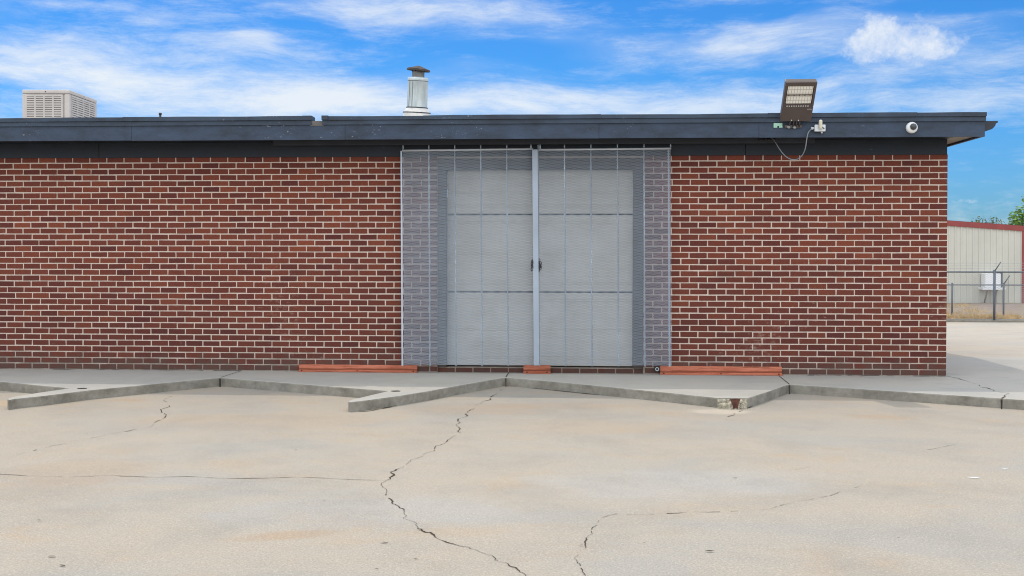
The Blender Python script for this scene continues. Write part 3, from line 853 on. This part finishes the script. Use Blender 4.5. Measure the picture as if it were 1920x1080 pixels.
# flue
FD = 14.2
fb_ = at_d(781.5, 211, FD); ft_ = at_d(786, 129, FD)
fl = empty('flue_pipe', (fb_.x, fb_.y, RZ), 'leaning galvanised flue pipe with a rusty conical rain cap on the roof', 'flue')
ax = (ft_-fb_); ax.y = 0; Hf = ax.length; lean = math.atan2(ax.x, ax.z)
T = Matrix.Translation(fb_) @ Matrix.Rotation(lean, 4, 'Y') @ Matrix.Rotation(math.radians(5), 4, 'X')
sc = FD/F
m = MB(); m.lathe([(25.5*sc, -.16),(25.5*sc, -.02),(25*sc, 0.0),(21*sc, 6*sc),(19.6*sc, 9*sc)], 36, T); m.build('flashing', M_flash, fl)
m = MB(); m.lathe([(20.3*sc, 8*sc),(20.6*sc, 9.2*sc),(19.6*sc, 10*sc)], 36, T); m.lathe([(26*sc, -1.2*sc),(26.2*sc, -.2*sc),(25.4*sc, .6*sc)], 36, T); m.build('sealant_ring', M_track, fl)
m = MB(); m.lathe([(19.2*sc, 8*sc),(18.6*sc, 58*sc),(19.3*sc, 58.6*sc),(19.3*sc, 62.5*sc),(18.9*sc, 64*sc),(12*sc, 66*sc)], 40, T)
m.build('pipe', M_flue, fl)
m = MB(); 
m.lathe([(19.0*sc, 57.4*sc),(19.25*sc, 58.2*sc),(19.0*sc, 58.9*sc)], 36, T)
for aa in (-2.35,-1.95): 
    R_ = 19.15*sc; m.tube([T @ Vector((R_*math.cos(aa), R_*math.sin(aa), 9*sc)), T @ Vector((R_*.975*math.cos(aa), R_*.975*math.sin(aa), 57.5*sc))], .0035, 6)
m.build('seam', M_fence, fl)
m = MB(); m.lathe([(11.6*sc, 64*sc),(11.4*sc, 74*sc),(11.9*sc, 75.5*sc),(10.6*sc, 75.5*sc),(10.4*sc, 66*sc)], 32, T); m.build('inner_collar', simple('stained_steel', (.22,.21,.20), .6, .3, var=.3), fl)
for k in range(4):
    m = MB(); aa = .6+k*PI/2; m.tube([T @ Vector((10.8*sc*math.cos(aa), 10.8*sc*math.sin(aa), 73*sc)), T @ Vector((14*sc*math.cos(aa), 14*sc*math.sin(aa), 81*sc))], .006, 6)
    m.build('cap_strut', M_rustcap, fl)
m = MB(); T2 = T @ Matrix.Translation((0,0,79*sc)) @ Matrix.Rotation(math.radians(4), 4, 'Y')
m.lathe([(0, 3.2*sc),(10*sc, 2.2*sc),(20.5*sc, -2.4*sc),(22.5*sc, -1.6*sc),(21*sc, 1.6*sc),(10*sc, 5.0*sc),(2*sc, 7.6*sc),(0, 7.8*sc)], 14, T2, smooth=False); m.build('rain_cap', M_rustcap, fl)

# small vent stub on the roof
p = at_d(300.5, 216, 12.6); m = MB(); m.tube([(p.x, p.y, RZ-.02), (p.x, p.y, p.z+.012)], .013, 10); 
m.lathe([(0,.016),(.017,.014),(.018,-.006),(.012,-.006)], 12, Matrix.Translation((p.x, p.y, p.z+.012)))
tag(m.build('vent_stub', M_rustcap), 'tiny dark capped vent stub poking above the roof edge between cooler and flue', 'vent')

# floodlight
YF = -.545
b0_, b1_ = at_y(1462.5, 226.5, YF), at_y(1520, 226.5, YF)
FW = (b1_-b0_).length; c0 = (b0_+b1_)/2
tp = at_y(1502.5, 153, YF-.31)
up = (tp-c0); up.x = up.x*.6; FH = up.length; up.normalize()
xax = Vector((1,0,0)); xax = (xax-up*xax.dot(up)).normalized(); nrm = xax.cross(up)        # nrm points outwards, down
if nrm.y > 0: nrm = -nrm
MF = Matrix((xax, up, nrm)).transposed().to_4x4(); MF.translation = c0
fd = empty('floodlight', (c0.x, -OV, c0.z), 'large brown floodlight tilted up above the roof edge, cream lens panels facing out', 'floodlight')
m = MB(); m.box(-FW/2, 0, -.055, FW/2, FH, 0, bev=.006, M=MF)
# raised rim round the lens opening
H1 = FH*.40
for bx in ((-FW/2, H1, 0, -FW/2+.022, FH, .014), (FW/2-.022, H1, 0, FW/2, FH, .014), (-FW/2+.022, FH-.045, 0, FW/2-.022, FH, .014), (-FW/2+.022, H1, 0, FW/2-.022, H1+.022, .012)):
    m.box(*bx, M=MF)
m.box(-FW/2, .004, 0, FW/2, H1-.004, .018, bev=.005, M=MF)
for k in range(9): m.box(-FW/2+.03+k*(FW-.06)/9, .02, -.085, -FW/2+.036+k*(FW-.06)/9, FH-.02, -.05, M=MF)
hs_ = m.build('housing', M_bronze, fd)
lz0, lz1 = H1+.028, FH-.050; mid = (lz0+lz1)/2
for a, b_ in ((lz0, mid-.006), (mid+.006, lz1)):
    m = MB(); m.box(-FW/2+.03, a, .0005, FW/2-.03, b_, .009, bev=.003, M=MF); o = m.build('lens_panel', M_lens, fd)
m = MB(); m.box(-FW/2+.024, mid-.005, .0005, FW/2-.024, mid+.005, .012, M=MF)
for k in range(5): m.lathe([(0,.014),(.008,.014),(.010,.008)], 8, MF @ Matrix.Translation((-FW*.34+k*FW*.17, mid, 0)))
m.build('lens_divider', M_bronze, fd)
m = MB()
for k in range(10): m.box(-FW/2+.040+k*(FW-.08)/10, H1-.001, .0185, -FW/2+.052+k*(FW-.08)/10, H1+.009, .0205, M=MF)
m.build('vent_slot', M_white, fd)
m = MB()
for k, (w_, h_) in enumerate(((.008,.012),(.004,.012),(.004,.016),(.004,.016),(.007,.010))): m.box(FW/2-.058+k*.010, H1-.045, .0182, FW/2-.058+k*.010+w_, H1-.045+h_, .0192, M=MF)
m.build('maker_mark', simple('faint_mark', (.40,.37,.35), .6), fd)
m = MB()
cz = c0.z
for dx in (-.085, -.02, .03, .085):
    m.tube([(c0.x+dx*.55, -.545, cz+.02), (c0.x+dx*.6, -.52, cz-.02), (c0.x+dx*.62, -OV-.014, cz-.055)], .0075, 7)
m.box(c0.x-.10, -OV-.016, cz-.066, c0.x+.08, -OV-.004, cz-.036, bev=.003)
m.build('bracket', M_bronze, fd)
for px, py in ((1479,238),(1490,238.5)):
    p = at_y(px, py, -OV-.02); m = MB(); R = Matrix.Translation(p) @ Matrix.Rotation(PI/2, 4, 'X')
    m.lathe([(0,.012),(.009,.012),(.010,.004),(.017,.003),(.018,-.004)], 14, R); m.build('bolt', M_steel, fd)
for px, py in ((1484,226),(1497,226)):
    p = at_y(px, py, -.57); m = MB(); m.lathe([(0,.01),(.007,.01),(.008,-.006)], 10, Matrix.Translation(p)); m.build('bolt', M_steel, fd)

# mint plate
m = MB(); a = at_y(1450.5, 239.5, -OV-.008); b_ = at_y(1467, 230.5, -OV-.008)
m.box(a.x, -OV-.012, a.z+.018, b_.x, -OV-.003, b_.z, bev=.002)
m.box(a.x, -OV-.012, a.z, a.x+.038, -OV-.003, a.z+.0178); m.box(b_.x-.034, -OV-.012, a.z, b_.x, -OV-.003, a.z+.0178)
tag(m.build('cover_plate', M_mint), 'small mint green plate on the fascia left of the floodlight bracket', 'plate')

# junction box with photocell
a = at_y(1527.5, 246.5, -OV-.05); b_ = at_y(1548, 233.5, -OV-.05)
jb = empty('junction_box', ((a.x+b_.x)/2, -OV-.03, a.z), 'grey electrical box with ivory photocell on the fascia right of the floodlight', 'electrical box')
m = MB(); m.box(a.x, -OV-.055, a.z, b_.x, -OV-.003, b_.z, bev=.006); m.build('box', M_greybox, jb)
m = MB(); cx = (a.x+b_.x)/2; R = Matrix.Translation((cx, -OV-.07, a.z+.042))
m.lathe([(.0,-.02),(.014,-.02),(.018,-.008),(.019,.03),(.019,.062),(.016,.072),(.009,.078),(0,.080)], 16, R); m.build('photocell', M_ivory, jb)
m = MB(); m.tube([(cx+.01,-OV-.075,a.z+.045),(cx+.03,-OV-.068,a.z+.036),(b_.x+.006,-OV-.03,a.z+.014)], .004, 6); m.build('lead', M_black, jb)
m = MB(); m.tube([(a.x-.034,-OV-.03,a.z+.034),(a.x,-OV-.03,a.z+.037)], [.012,.012], 10); m.tube([(a.x-.03,-OV-.03,a.z+.034),(a.x-.022,-OV-.03,a.z+.035)], .017, 6, smooth=False); m.build('connector', M_greybox, jb)
m = MB(); m.tube([(b_.x-.035,-OV-.03,a.z-.018),(b_.x-.035,-OV-.03,a.z)], .010, 8); m.build('connector', M_greybox, jb)
# cable
cp_ = [(1446,258,-.20),(1452,264,-.26),(1460,277,-.30),(1468,288,-.33),(1477,296,-.36),(1487,299.5,-.38),(1497,297.5,-.41),(1505,290,-.45),(1510,278,-.49),(1512.5,262,-.51),(1515,250,-.51),(1519,244,-.50),(1524.5,240.5,-.50)]
P = [at_y(x, y, Y) for x, y, Y in cp_]
Q = []
for i in range(len(P)-1):
    p0, p1, p2, p3 = P[max(0,i-1)], P[i], P[i+1], P[min(len(P)-1,i+2)]
    for k in range(6):
        s_ = k/6; Q.append(.5*((2*p1)+(p2-p0)*s_+(2*p0-5*p1+4*p2-p3)*s_*s_+(3*p1-p0-3*p2+p3)*s_**3))
Q.append(P[-1])
m = MB(); m.tube(Q, .0058, 8); tag(m.build('cable', M_cable), 'grey flexible conduit drooping in a loop under the floodlight', 'cable')

# dome camera
p = at_y(1710.5, 239, -OV-.03)
dc = empty('dome_camera', (p.x, -OV, p.z), 'white round security camera with dark dome on the fascia near the roof corner', 'security camera')
R = Matrix.Translation((p.x, -OV-.002, p.z)) @ Matrix.Rotation(PI/2, 4, 'X')
m = MB(); m.lathe([(.060,0),(.060,.018),(.056,.030),(.046,.038),(.036,.042),(0,.043)], 32, R); m.build('base', M_white, dc)
m = MB(); bm = bmesh.new(); bmesh.ops.create_uvsphere(bm, u_segments=24, v_segments=14, radius=.034)
m.add_bm(bm, 0, Matrix.Translation((p.x+.006, -OV-.043, p.z+.006)), smooth=True); m.build('dome', M_dome, dc)
m = MB(); m.lathe([(.034,.0),(.038,.004),(.038,.010),(.034,.012)], 24, Matrix.Translation((p.x+.006, -OV-.038, p.z+.006)) @ Matrix.Rotation(PI/2, 4, 'X')); m.build('dome_ring', M_greybox, dc)

# ------------------------------------------------------------------ beyond: fences, dry verge, metal building, trees
GF = -.62
fB = at_z(1864, 604, GF); FYD = fB.y
gv = MB(); nx, ny = 40, 16
bx0, bx1, by0, by1 = 5.0, 30.0, FYD+.12, FYD+16
for j in range(ny+1):
    for i in range(nx+1):
        x = bx0+(bx1-bx0)*i/nx; y = by0+(by1-by0)*j/ny
        h = .0 if j == 0 else .05*mnoise.noise(Vector((x*.6, y*.6, 0)))+.07
        gv.v.append(Vector((x, y, GF+.006+h)))
for j in range(ny):
    for i in range(nx): gv.face((j*(nx+1)+i, j*(nx+1)+i+1, (j+1)*(nx+1)+i+1, (j+1)*(nx+1)+i), 0, True)
verge = gv.build('verge', M_gravel); tag(verge, kind='structure'); verge['label'] = 'gravel and dirt verge behind the chain link fence'
kb = MB(); kb.box(bx0, FYD-.06, GF-.05, bx1, FYD+.10, GF+.055, bev=.01); k_ = kb.build('fence_kerb', M_curb); tag(k_, kind='structure')
gr = MB()
for i in range(16000):
    x = random.uniform(6.5, 14); y = FYD+.2+random.random()**1.5*10.2
    if mnoise.noise(Vector((x*.55+3, y*.8, 4))) < -.05+.12*(x-9.8): continue
    h = random.uniform(.05, .20); a = random.uniform(0, 2*PI); ln = random.uniform(.02,.14)
    z = GF+.06; w_ = random.uniform(.005,.014)
    d = Vector((math.cos(a), math.sin(a), 0)); pd = Vector((-d.y, d.x, 0))
    n = len(gr.v)
    gr.v += [Vector((x,y,z))-pd*w_, Vector((x,y,z))+pd*w_, Vector((x,y,z+h*.6))+d*ln*.4+pd*w_*.7, Vector((x,y,z+h))+d*ln]
    gr.face((n,n+1,n+2)); gr.face((n,n+2,n+3))
tag(gr.build('dry_grass', M_straw), 'patch of dry yellow grass behind the chain link fence', 'grass', kind='stuff')

def fence(name, Y, zb, pxs, ytop, H, x0, x1, label, rp, arm=None, wires=(), meshed=True):
    root = empty(name, ((x0+x1)/2, Y, zb), label, 'fence')
    for i, x in enumerate(pxs):
        m = MB(); m.tube([(x, Y, zb-.02), (x, Y, zb+H+.03)], rp, 10); m.lathe([(rp*1.1,0),(rp*1.1,.02),(rp*.5,.035),(0,.036)], 10, Matrix.Translation((x, Y, zb+H+.03)))
        po = m.build('post', M_fence, root)
        if arm and i in arm:
            m = MB(); m.tube([(x, Y, zb+H+.02), (x+.13, Y-.12, zb+H+.29)], [.018,.014], 8); m.build('barb_arm', M_fence, po)
    m = MB(); m.tube([(x0, Y, zb+H), (x1, Y, zb+H)], rp*.62, 8); m.build('top_rail', M_fence, root)
    m = MB(); m.tube([(x0, Y, zb+.06), (x1, Y, zb+.06)], rp*.35, 6); m.build('tension_wire', M_wire, root)
    if meshed:
        m = MB(); pit = .056; nr = int(H/pit*2); nc = int((x1-x0)/pit); hw_ = .005
        for c in range(nc):
            b0 = len(m.v)
            for r in range(nr+1):
                x = x0+(c+.5+(.5 if (r+c) % 2 else -.5))*pit; z = zb+.03+r*pit/2
                if z > zb+H: break
                m.v += [Vector((x-hw_, Y-.026, z)), Vector((x+hw_, Y-.022, z))]
            for r in range((len(m.v)-b0)//2-1):
                a = b0+2*r; m.face((a, a+1, a+3, a+2))
        m.build('chain_link', M_wire, root)
    for (dx, dz) in wires:
        m = MB(); pts = [(x0+(x1-x0)*k/24, Y-dx, zb+H+dz-.012*math.sin(k/24*PI*6)**2) for k in range(25)]
        m.tube(pts, .004, 5)
        for k in range(int((x1-x0)/.13)):
            xx = x0+k*.13; m.tube([(xx-.012, Y-dx, zb+H+dz-.012), (xx+.012, Y-dx, zb+H+dz+.012)], .0025, 4)
        m.build('barbed_wire', M_wire, root)
    return root
Hf1 = at_y(1864, 510, FYD).z-GF
fence('chain_link_fence', FYD, GF+.02, [fB.x-4.2, fB.x, fB.x+3.2], None, Hf1-.02, fB.x-4.2, fB.x+6, 'taller chain link fence with barbed wire at the edge of the concrete yard', .036, arm=(0,1,2), wires=((.03,.10),(.07,.18),(.11,.26)))
p2 = at_z(1785, 597, GF+.05); p3 = at_z(1881.5, 599.5, GF+.05); Y2 = p2.y
H2 = at_y(1785, 534, Y2).z-(GF+.05)
xp3 = at_y(1881.5, 590, Y2).x
fence('chain_link_fence', Y2, GF+.05, [p2.x-1.6, p2.x, xp3, xp3+1.6], None, H2, p2.x-1.6, xp3+4, 'lower chain link fence close behind the taller barbed wire fence', .028, arm=(2,))

MD = 42.0
cR = at_d(1918, 572, MD); Ym = cR.y; Zb = -.66
zE = at_y(1918, 425, Ym).z; zL = at_y(1778, 415, Ym).z; xLp = at_y(1778, 415, Ym).x
slope = (zL-zE)/(cR.x-xLp)
WB = 14.0; xr = cR.x; xl = xr-WB; xm = (xr+xl)/2; zR = zE+slope*WB/2
mb_ = empty('metal_building', (xm, Ym+6, Zb), 'cream ribbed metal shed with barn red trim behind the fences', 'building')
m = MB(); rib = .225; nrib = int(WB/rib)
def ztopx(x): return zE+slope*(min(x-xl, xr-x)) - .02
prev = None
for k in range(nrib+1):
    x = xl+k*rib
    seg = [(x, 0.0), (x+rib*.72, 0.0), (x+rib*.79, -.035), (x+rib*.93, -.035), (x+rib, 0.0)]
    for (xa_, ya), (xb_, yb) in zip(seg, seg[1:]):
        if xb_ > xr: break
        m.quad((xa_, Ym+ya, Zb), (xb_, Ym+yb, Zb), (xb_, Ym+yb, ztopx(xb_)), (xa_, Ym+ya, ztopx(xa_)))
m.quad((xr,Ym,Zb),(xr,Ym+12,Zb),(xr,Ym+12,zE),(xr,Ym,zE)); m.quad((xl,Ym+12,Zb),(xl,Ym,Zb),(xl,Ym,zE),(xl,Ym+12,zE)); m.quad((xr,Ym+12,Zb),(xl,Ym+12,Zb),(xl,Ym+12,zE),(xr,Ym+12,zE))
m.build('wall', M_mbwall, mb_)
m = MB()
for (xa_, za, xb_, zb_) in ((xm, zR, xr+.10, zE-slope*.1), (xm, zR, xl-.10, zE-slope*.1)):
    n = len(m.v); th = .17
    m.v += [Vector((xa_,Ym-.07,za+.03)),Vector((xb_,Ym-.07,zb_+.03)),Vector((xb_,Ym-.07,zb_-th)),Vector((xa_,Ym-.07,za-th)),
            Vector((xa_,Ym+.02,za+.03)),Vector((xb_,Ym+.02,zb_+.03)),Vector((xb_,Ym+.02,zb_-th)),Vector((xa_,Ym+.02,za-th))]
    for q_ in ((0,1,2,3),(7,6,5,4),(0,4,5,1),(1,5,6,2),(2,6,7,3),(3,7,4,0)): m.face(tuple(n+i for i in q_))
m.build('rake_trim', M_mbtrim, mb_)
m = MB(); m.box(xr-.07, Ym-.06, Zb, xr+.05, Ym+.10, zE-slope*.1-.14); m.build('corner_trim', M_mbtrim, mb_)
m = MB()
m.quad((xm,Ym-.05,zR+.034),(xr+.1,Ym-.05,zE+.03),(xr+.1,Ym+12,zE+.03),(xm,Ym+12,zR+.034)); m.quad((xl-.1,Ym-.05,zE+.03),(xm,Ym-.05,zR+.034),(xm,Ym+12,zR+.034),(xl-.1,Ym+12,zE+.03))
m.build('roof', M_roof, mb_)
m = MB(); m.box(xl, Ym-.045, Zb-.05, xr+.04, Ym-.002, Zb+.09); m.build('base_trim', M_frame, mb_)

# wall-hung unit
YW = Ym-.50
a = at_y(1847, 541, YW); b_ = at_y(1882, 513, YW)
wu = empty('wall_unit', ((a.x+b_.x)/2, Ym-.3, a.z), 'white box shaped cooling unit on a shelf against the metal shed', 'cooling unit')
m = MB(); m.box(a.x, YW, a.z+.04, b_.x-.10, Ym-.05, b_.z, bev=.02); m.build('cabinet', M_wbox, wu)
m = MB(); m.box(b_.x-.098, YW+.05, a.z+.04, b_.x-.02, Ym-.05, b_.z+.06, bev=.01); m.build('duct', M_fence, wu)
m = MB(); m.box(a.x-.10, YW-.05, a.z-.05, b_.x+.06, Ym-.05, a.z+.036, bev=.01); m.build('shelf', M_wbox, wu)
for x in (a.x+.12, b_.x-.22):
    m = MB(); m.tube([(x, YW+.06, a.z-.04), (x, Ym-.07, Zb+.08)], .03, 8); m.build('strut', simple('rusty_strut', (.24,.17,.13), .8, .2), wu)

def tree(name, base, H, crown, n, mtl, label, group, trunk_r, lf=(.10,.20), seed=1):
    rnd = random.Random(seed)
    root = empty(name, base, label, 'tree', group)
    m = MB(); B = Vector(base)
    top_ = B+Vector((.1,0,H*.72))
    m.tube([B+Vector((0,0,-.1)), B+Vector((.04,0,H*.3)), top_], [trunk_r, trunk_r*.75, trunk_r*.25], 10)
    limbs = []
    for (cx, cy, cz, r) in crown:
        c = B+Vector((cx, cy, cz)); st_ = B+Vector((.05, 0, min(cz*.6, H*.45)+rnd.uniform(0, .2)))
        midp = st_.lerp(c, .5)+Vector((0,0,r*.15)); m.tube([st_, midp, c], [trunk_r*.4, trunk_r*.25, trunk_r*.08], 6)
        for k in range(5):
            d = Vector((rnd.gauss(0,1), rnd.gauss(0,1), rnd.gauss(.3,1))).normalized()*r*.85
            m.tube([midp.lerp(c, rnd.random()), c+d*.6, c+d], [trunk_r*.10, trunk_r*.06, trunk_r*.02], 4)
    m.build('trunk', M_bark, root)
    m = MB()
    for (cx, cy, cz, r) in crown:
        c = B+Vector((cx, cy, cz)); k = int(n*r*r)
        for _ in range(k):
            d = Vector((rnd.gauss(0,1), rnd.gauss(0,1), rnd.gauss(0,1))).normalized()
            rad = r*(rnd.random()**.45)
            q_ = c+d*rad
            if mnoise.noise(q_*2.1/max(.4, r)) < -.18: continue
            s_ = rnd.uniform(*lf); u = Vector((rnd.gauss(0,1), rnd.gauss(0,1), rnd.gauss(-.3,.6))).normalized(); v = u.cross(Vector((rnd.gauss(0,1), rnd.gauss(0,1), rnd.gauss(0,1)))).normalized()
            n0 = len(m.v); tt = min(1, max(0, rnd.gauss(.45,.28)))
            m.v += [q_-u*s_*.5, q_+v*s_*.22, q_+u*s_*.5, q_-v*s_*.22]
            m.face((n0, n0+1, n0+2, n0+3), 0, False, tt)
    m.build('crown', mtl, root, 'tint')
    return root
d1 = at_d(1936, 420, 60); s1 = 60/F
tree('tree', (d1.x, d1.y, -.65), 5.4, [(0,0,4.0,.85),(-.75,0,4.0,.62),(.5,.2,4.75,.7),(-.15,-.2,4.95,.55),(-.85,.1,3.4,.55),(.6,0,3.6,.8),(0,.1,3.1,.8)], 900, M_leaf, 'bright green leafy tree rising behind the right end of the metal shed', None, .13, (.12,.26), 3)
G2 = 'distant trees above the shed roof'
for i, (px, py, w_, lab) in enumerate(((1836,409,1.0,'hazy dull green treetop above the middle of the metal shed roof'), (1862,411,1.1,'lower dull green treetop right beside the first one above the shed roof'), (1803,415,.7,'faint thin treetop just showing over the shed roof beside the brick corner'))):
    d2 = at_d(px, py, 95)
    zc = d2.z+.65
    tree('tree', (d2.x, d2.y, -.65), zc+.6, [(0,0,zc-.5,.75*w_),(.7*w_,0,zc-.75,.6*w_),(-.6*w_,.1,zc-.8,.6*w_),(.1,.2,zc-1.4,.9)], 420, M_leafdull, lab, G2, .12, (.12,.25), 11+i)

# ------------------------------------------------------------------ dry leaf scraps on the concrete
proto = None
LV = [(1331,1033,.06),(721,1017,.05),(117,1060,.05),(97,1043,.05),(73,975,.035),(608,938,.025),(555,843,.03),(1378,895,.04),(1416,868,.025),(788,992,.045),(780,1047,.03),(706,1066,.025),(1090,1022,.03),(1208,1017,.02),(1684,1008,.02),(1652,763,.025),(115,777,.025)]
for i, (px, py, s_) in enumerate(LV):
    p = at_z(px, py, GZ+.006)
    if proto is None:
        m = MB(); n = 9
        for k in range(n):
            u = k/(n-1); ww = .13*math.sin(PI*u)**.8
            z = .02*math.sin(u*PI)
            m.v += [Vector((u-.5, -ww, z+.06*ww)), Vector((u-.5, 0, z)), Vector((u-.5, ww, z+.10*ww))]
        for k in range(n-1):
            for c in (0, 1): m.face((3*k+c, 3*k+3+c, 3*k+4+c, 3*k+1+c), 0, True)
        o = proto = m.build('dead_leaf', M_deadleaf)
    else:
        o = proto.copy(); COL.objects.link(o)
    o.location = p; s_ *= .85; o.scale = (s_, s_, s_); o.rotation_euler = (0, 0, random.uniform(-.6, .6))
    tag(o, 'small dark dead leaf scrap lying on the sunlit concrete', 'leaf', 'dead leaf scraps on the concrete')

for px, py, s_ in ((1826,895,.05),(1884,878,.03)):
    p = at_z(px, py, GZ+.004); m = MB()
    pts = [(-.5,-.15),(-.1,-.28),(.3,-.18),(.55,.02),(.2,.2),(-.25,.12),(-.55,.05)]
    for x, y in pts: m.v.append(Vector((p.x+x*s_*1.4, p.y+y*s_, p.z+.004*abs(x))))
    m.face(tuple(range(len(pts))))
    for x, y in pts: m.v.append(Vector((p.x+x*s_*1.4, p.y+y*s_, p.z-.002)))
    n = len(pts)
    for k in range(n): m.face((k, n+k, n+(k+1)%n, (k+1)%n))
    tag(m.build('paper_scrap', M_white), 'larger white paper scrap on the concrete toward the right' if s_ > .04 else 'tiny white paper scrap near the right frame edge on concrete', 'litter', 'white scraps on the concrete')
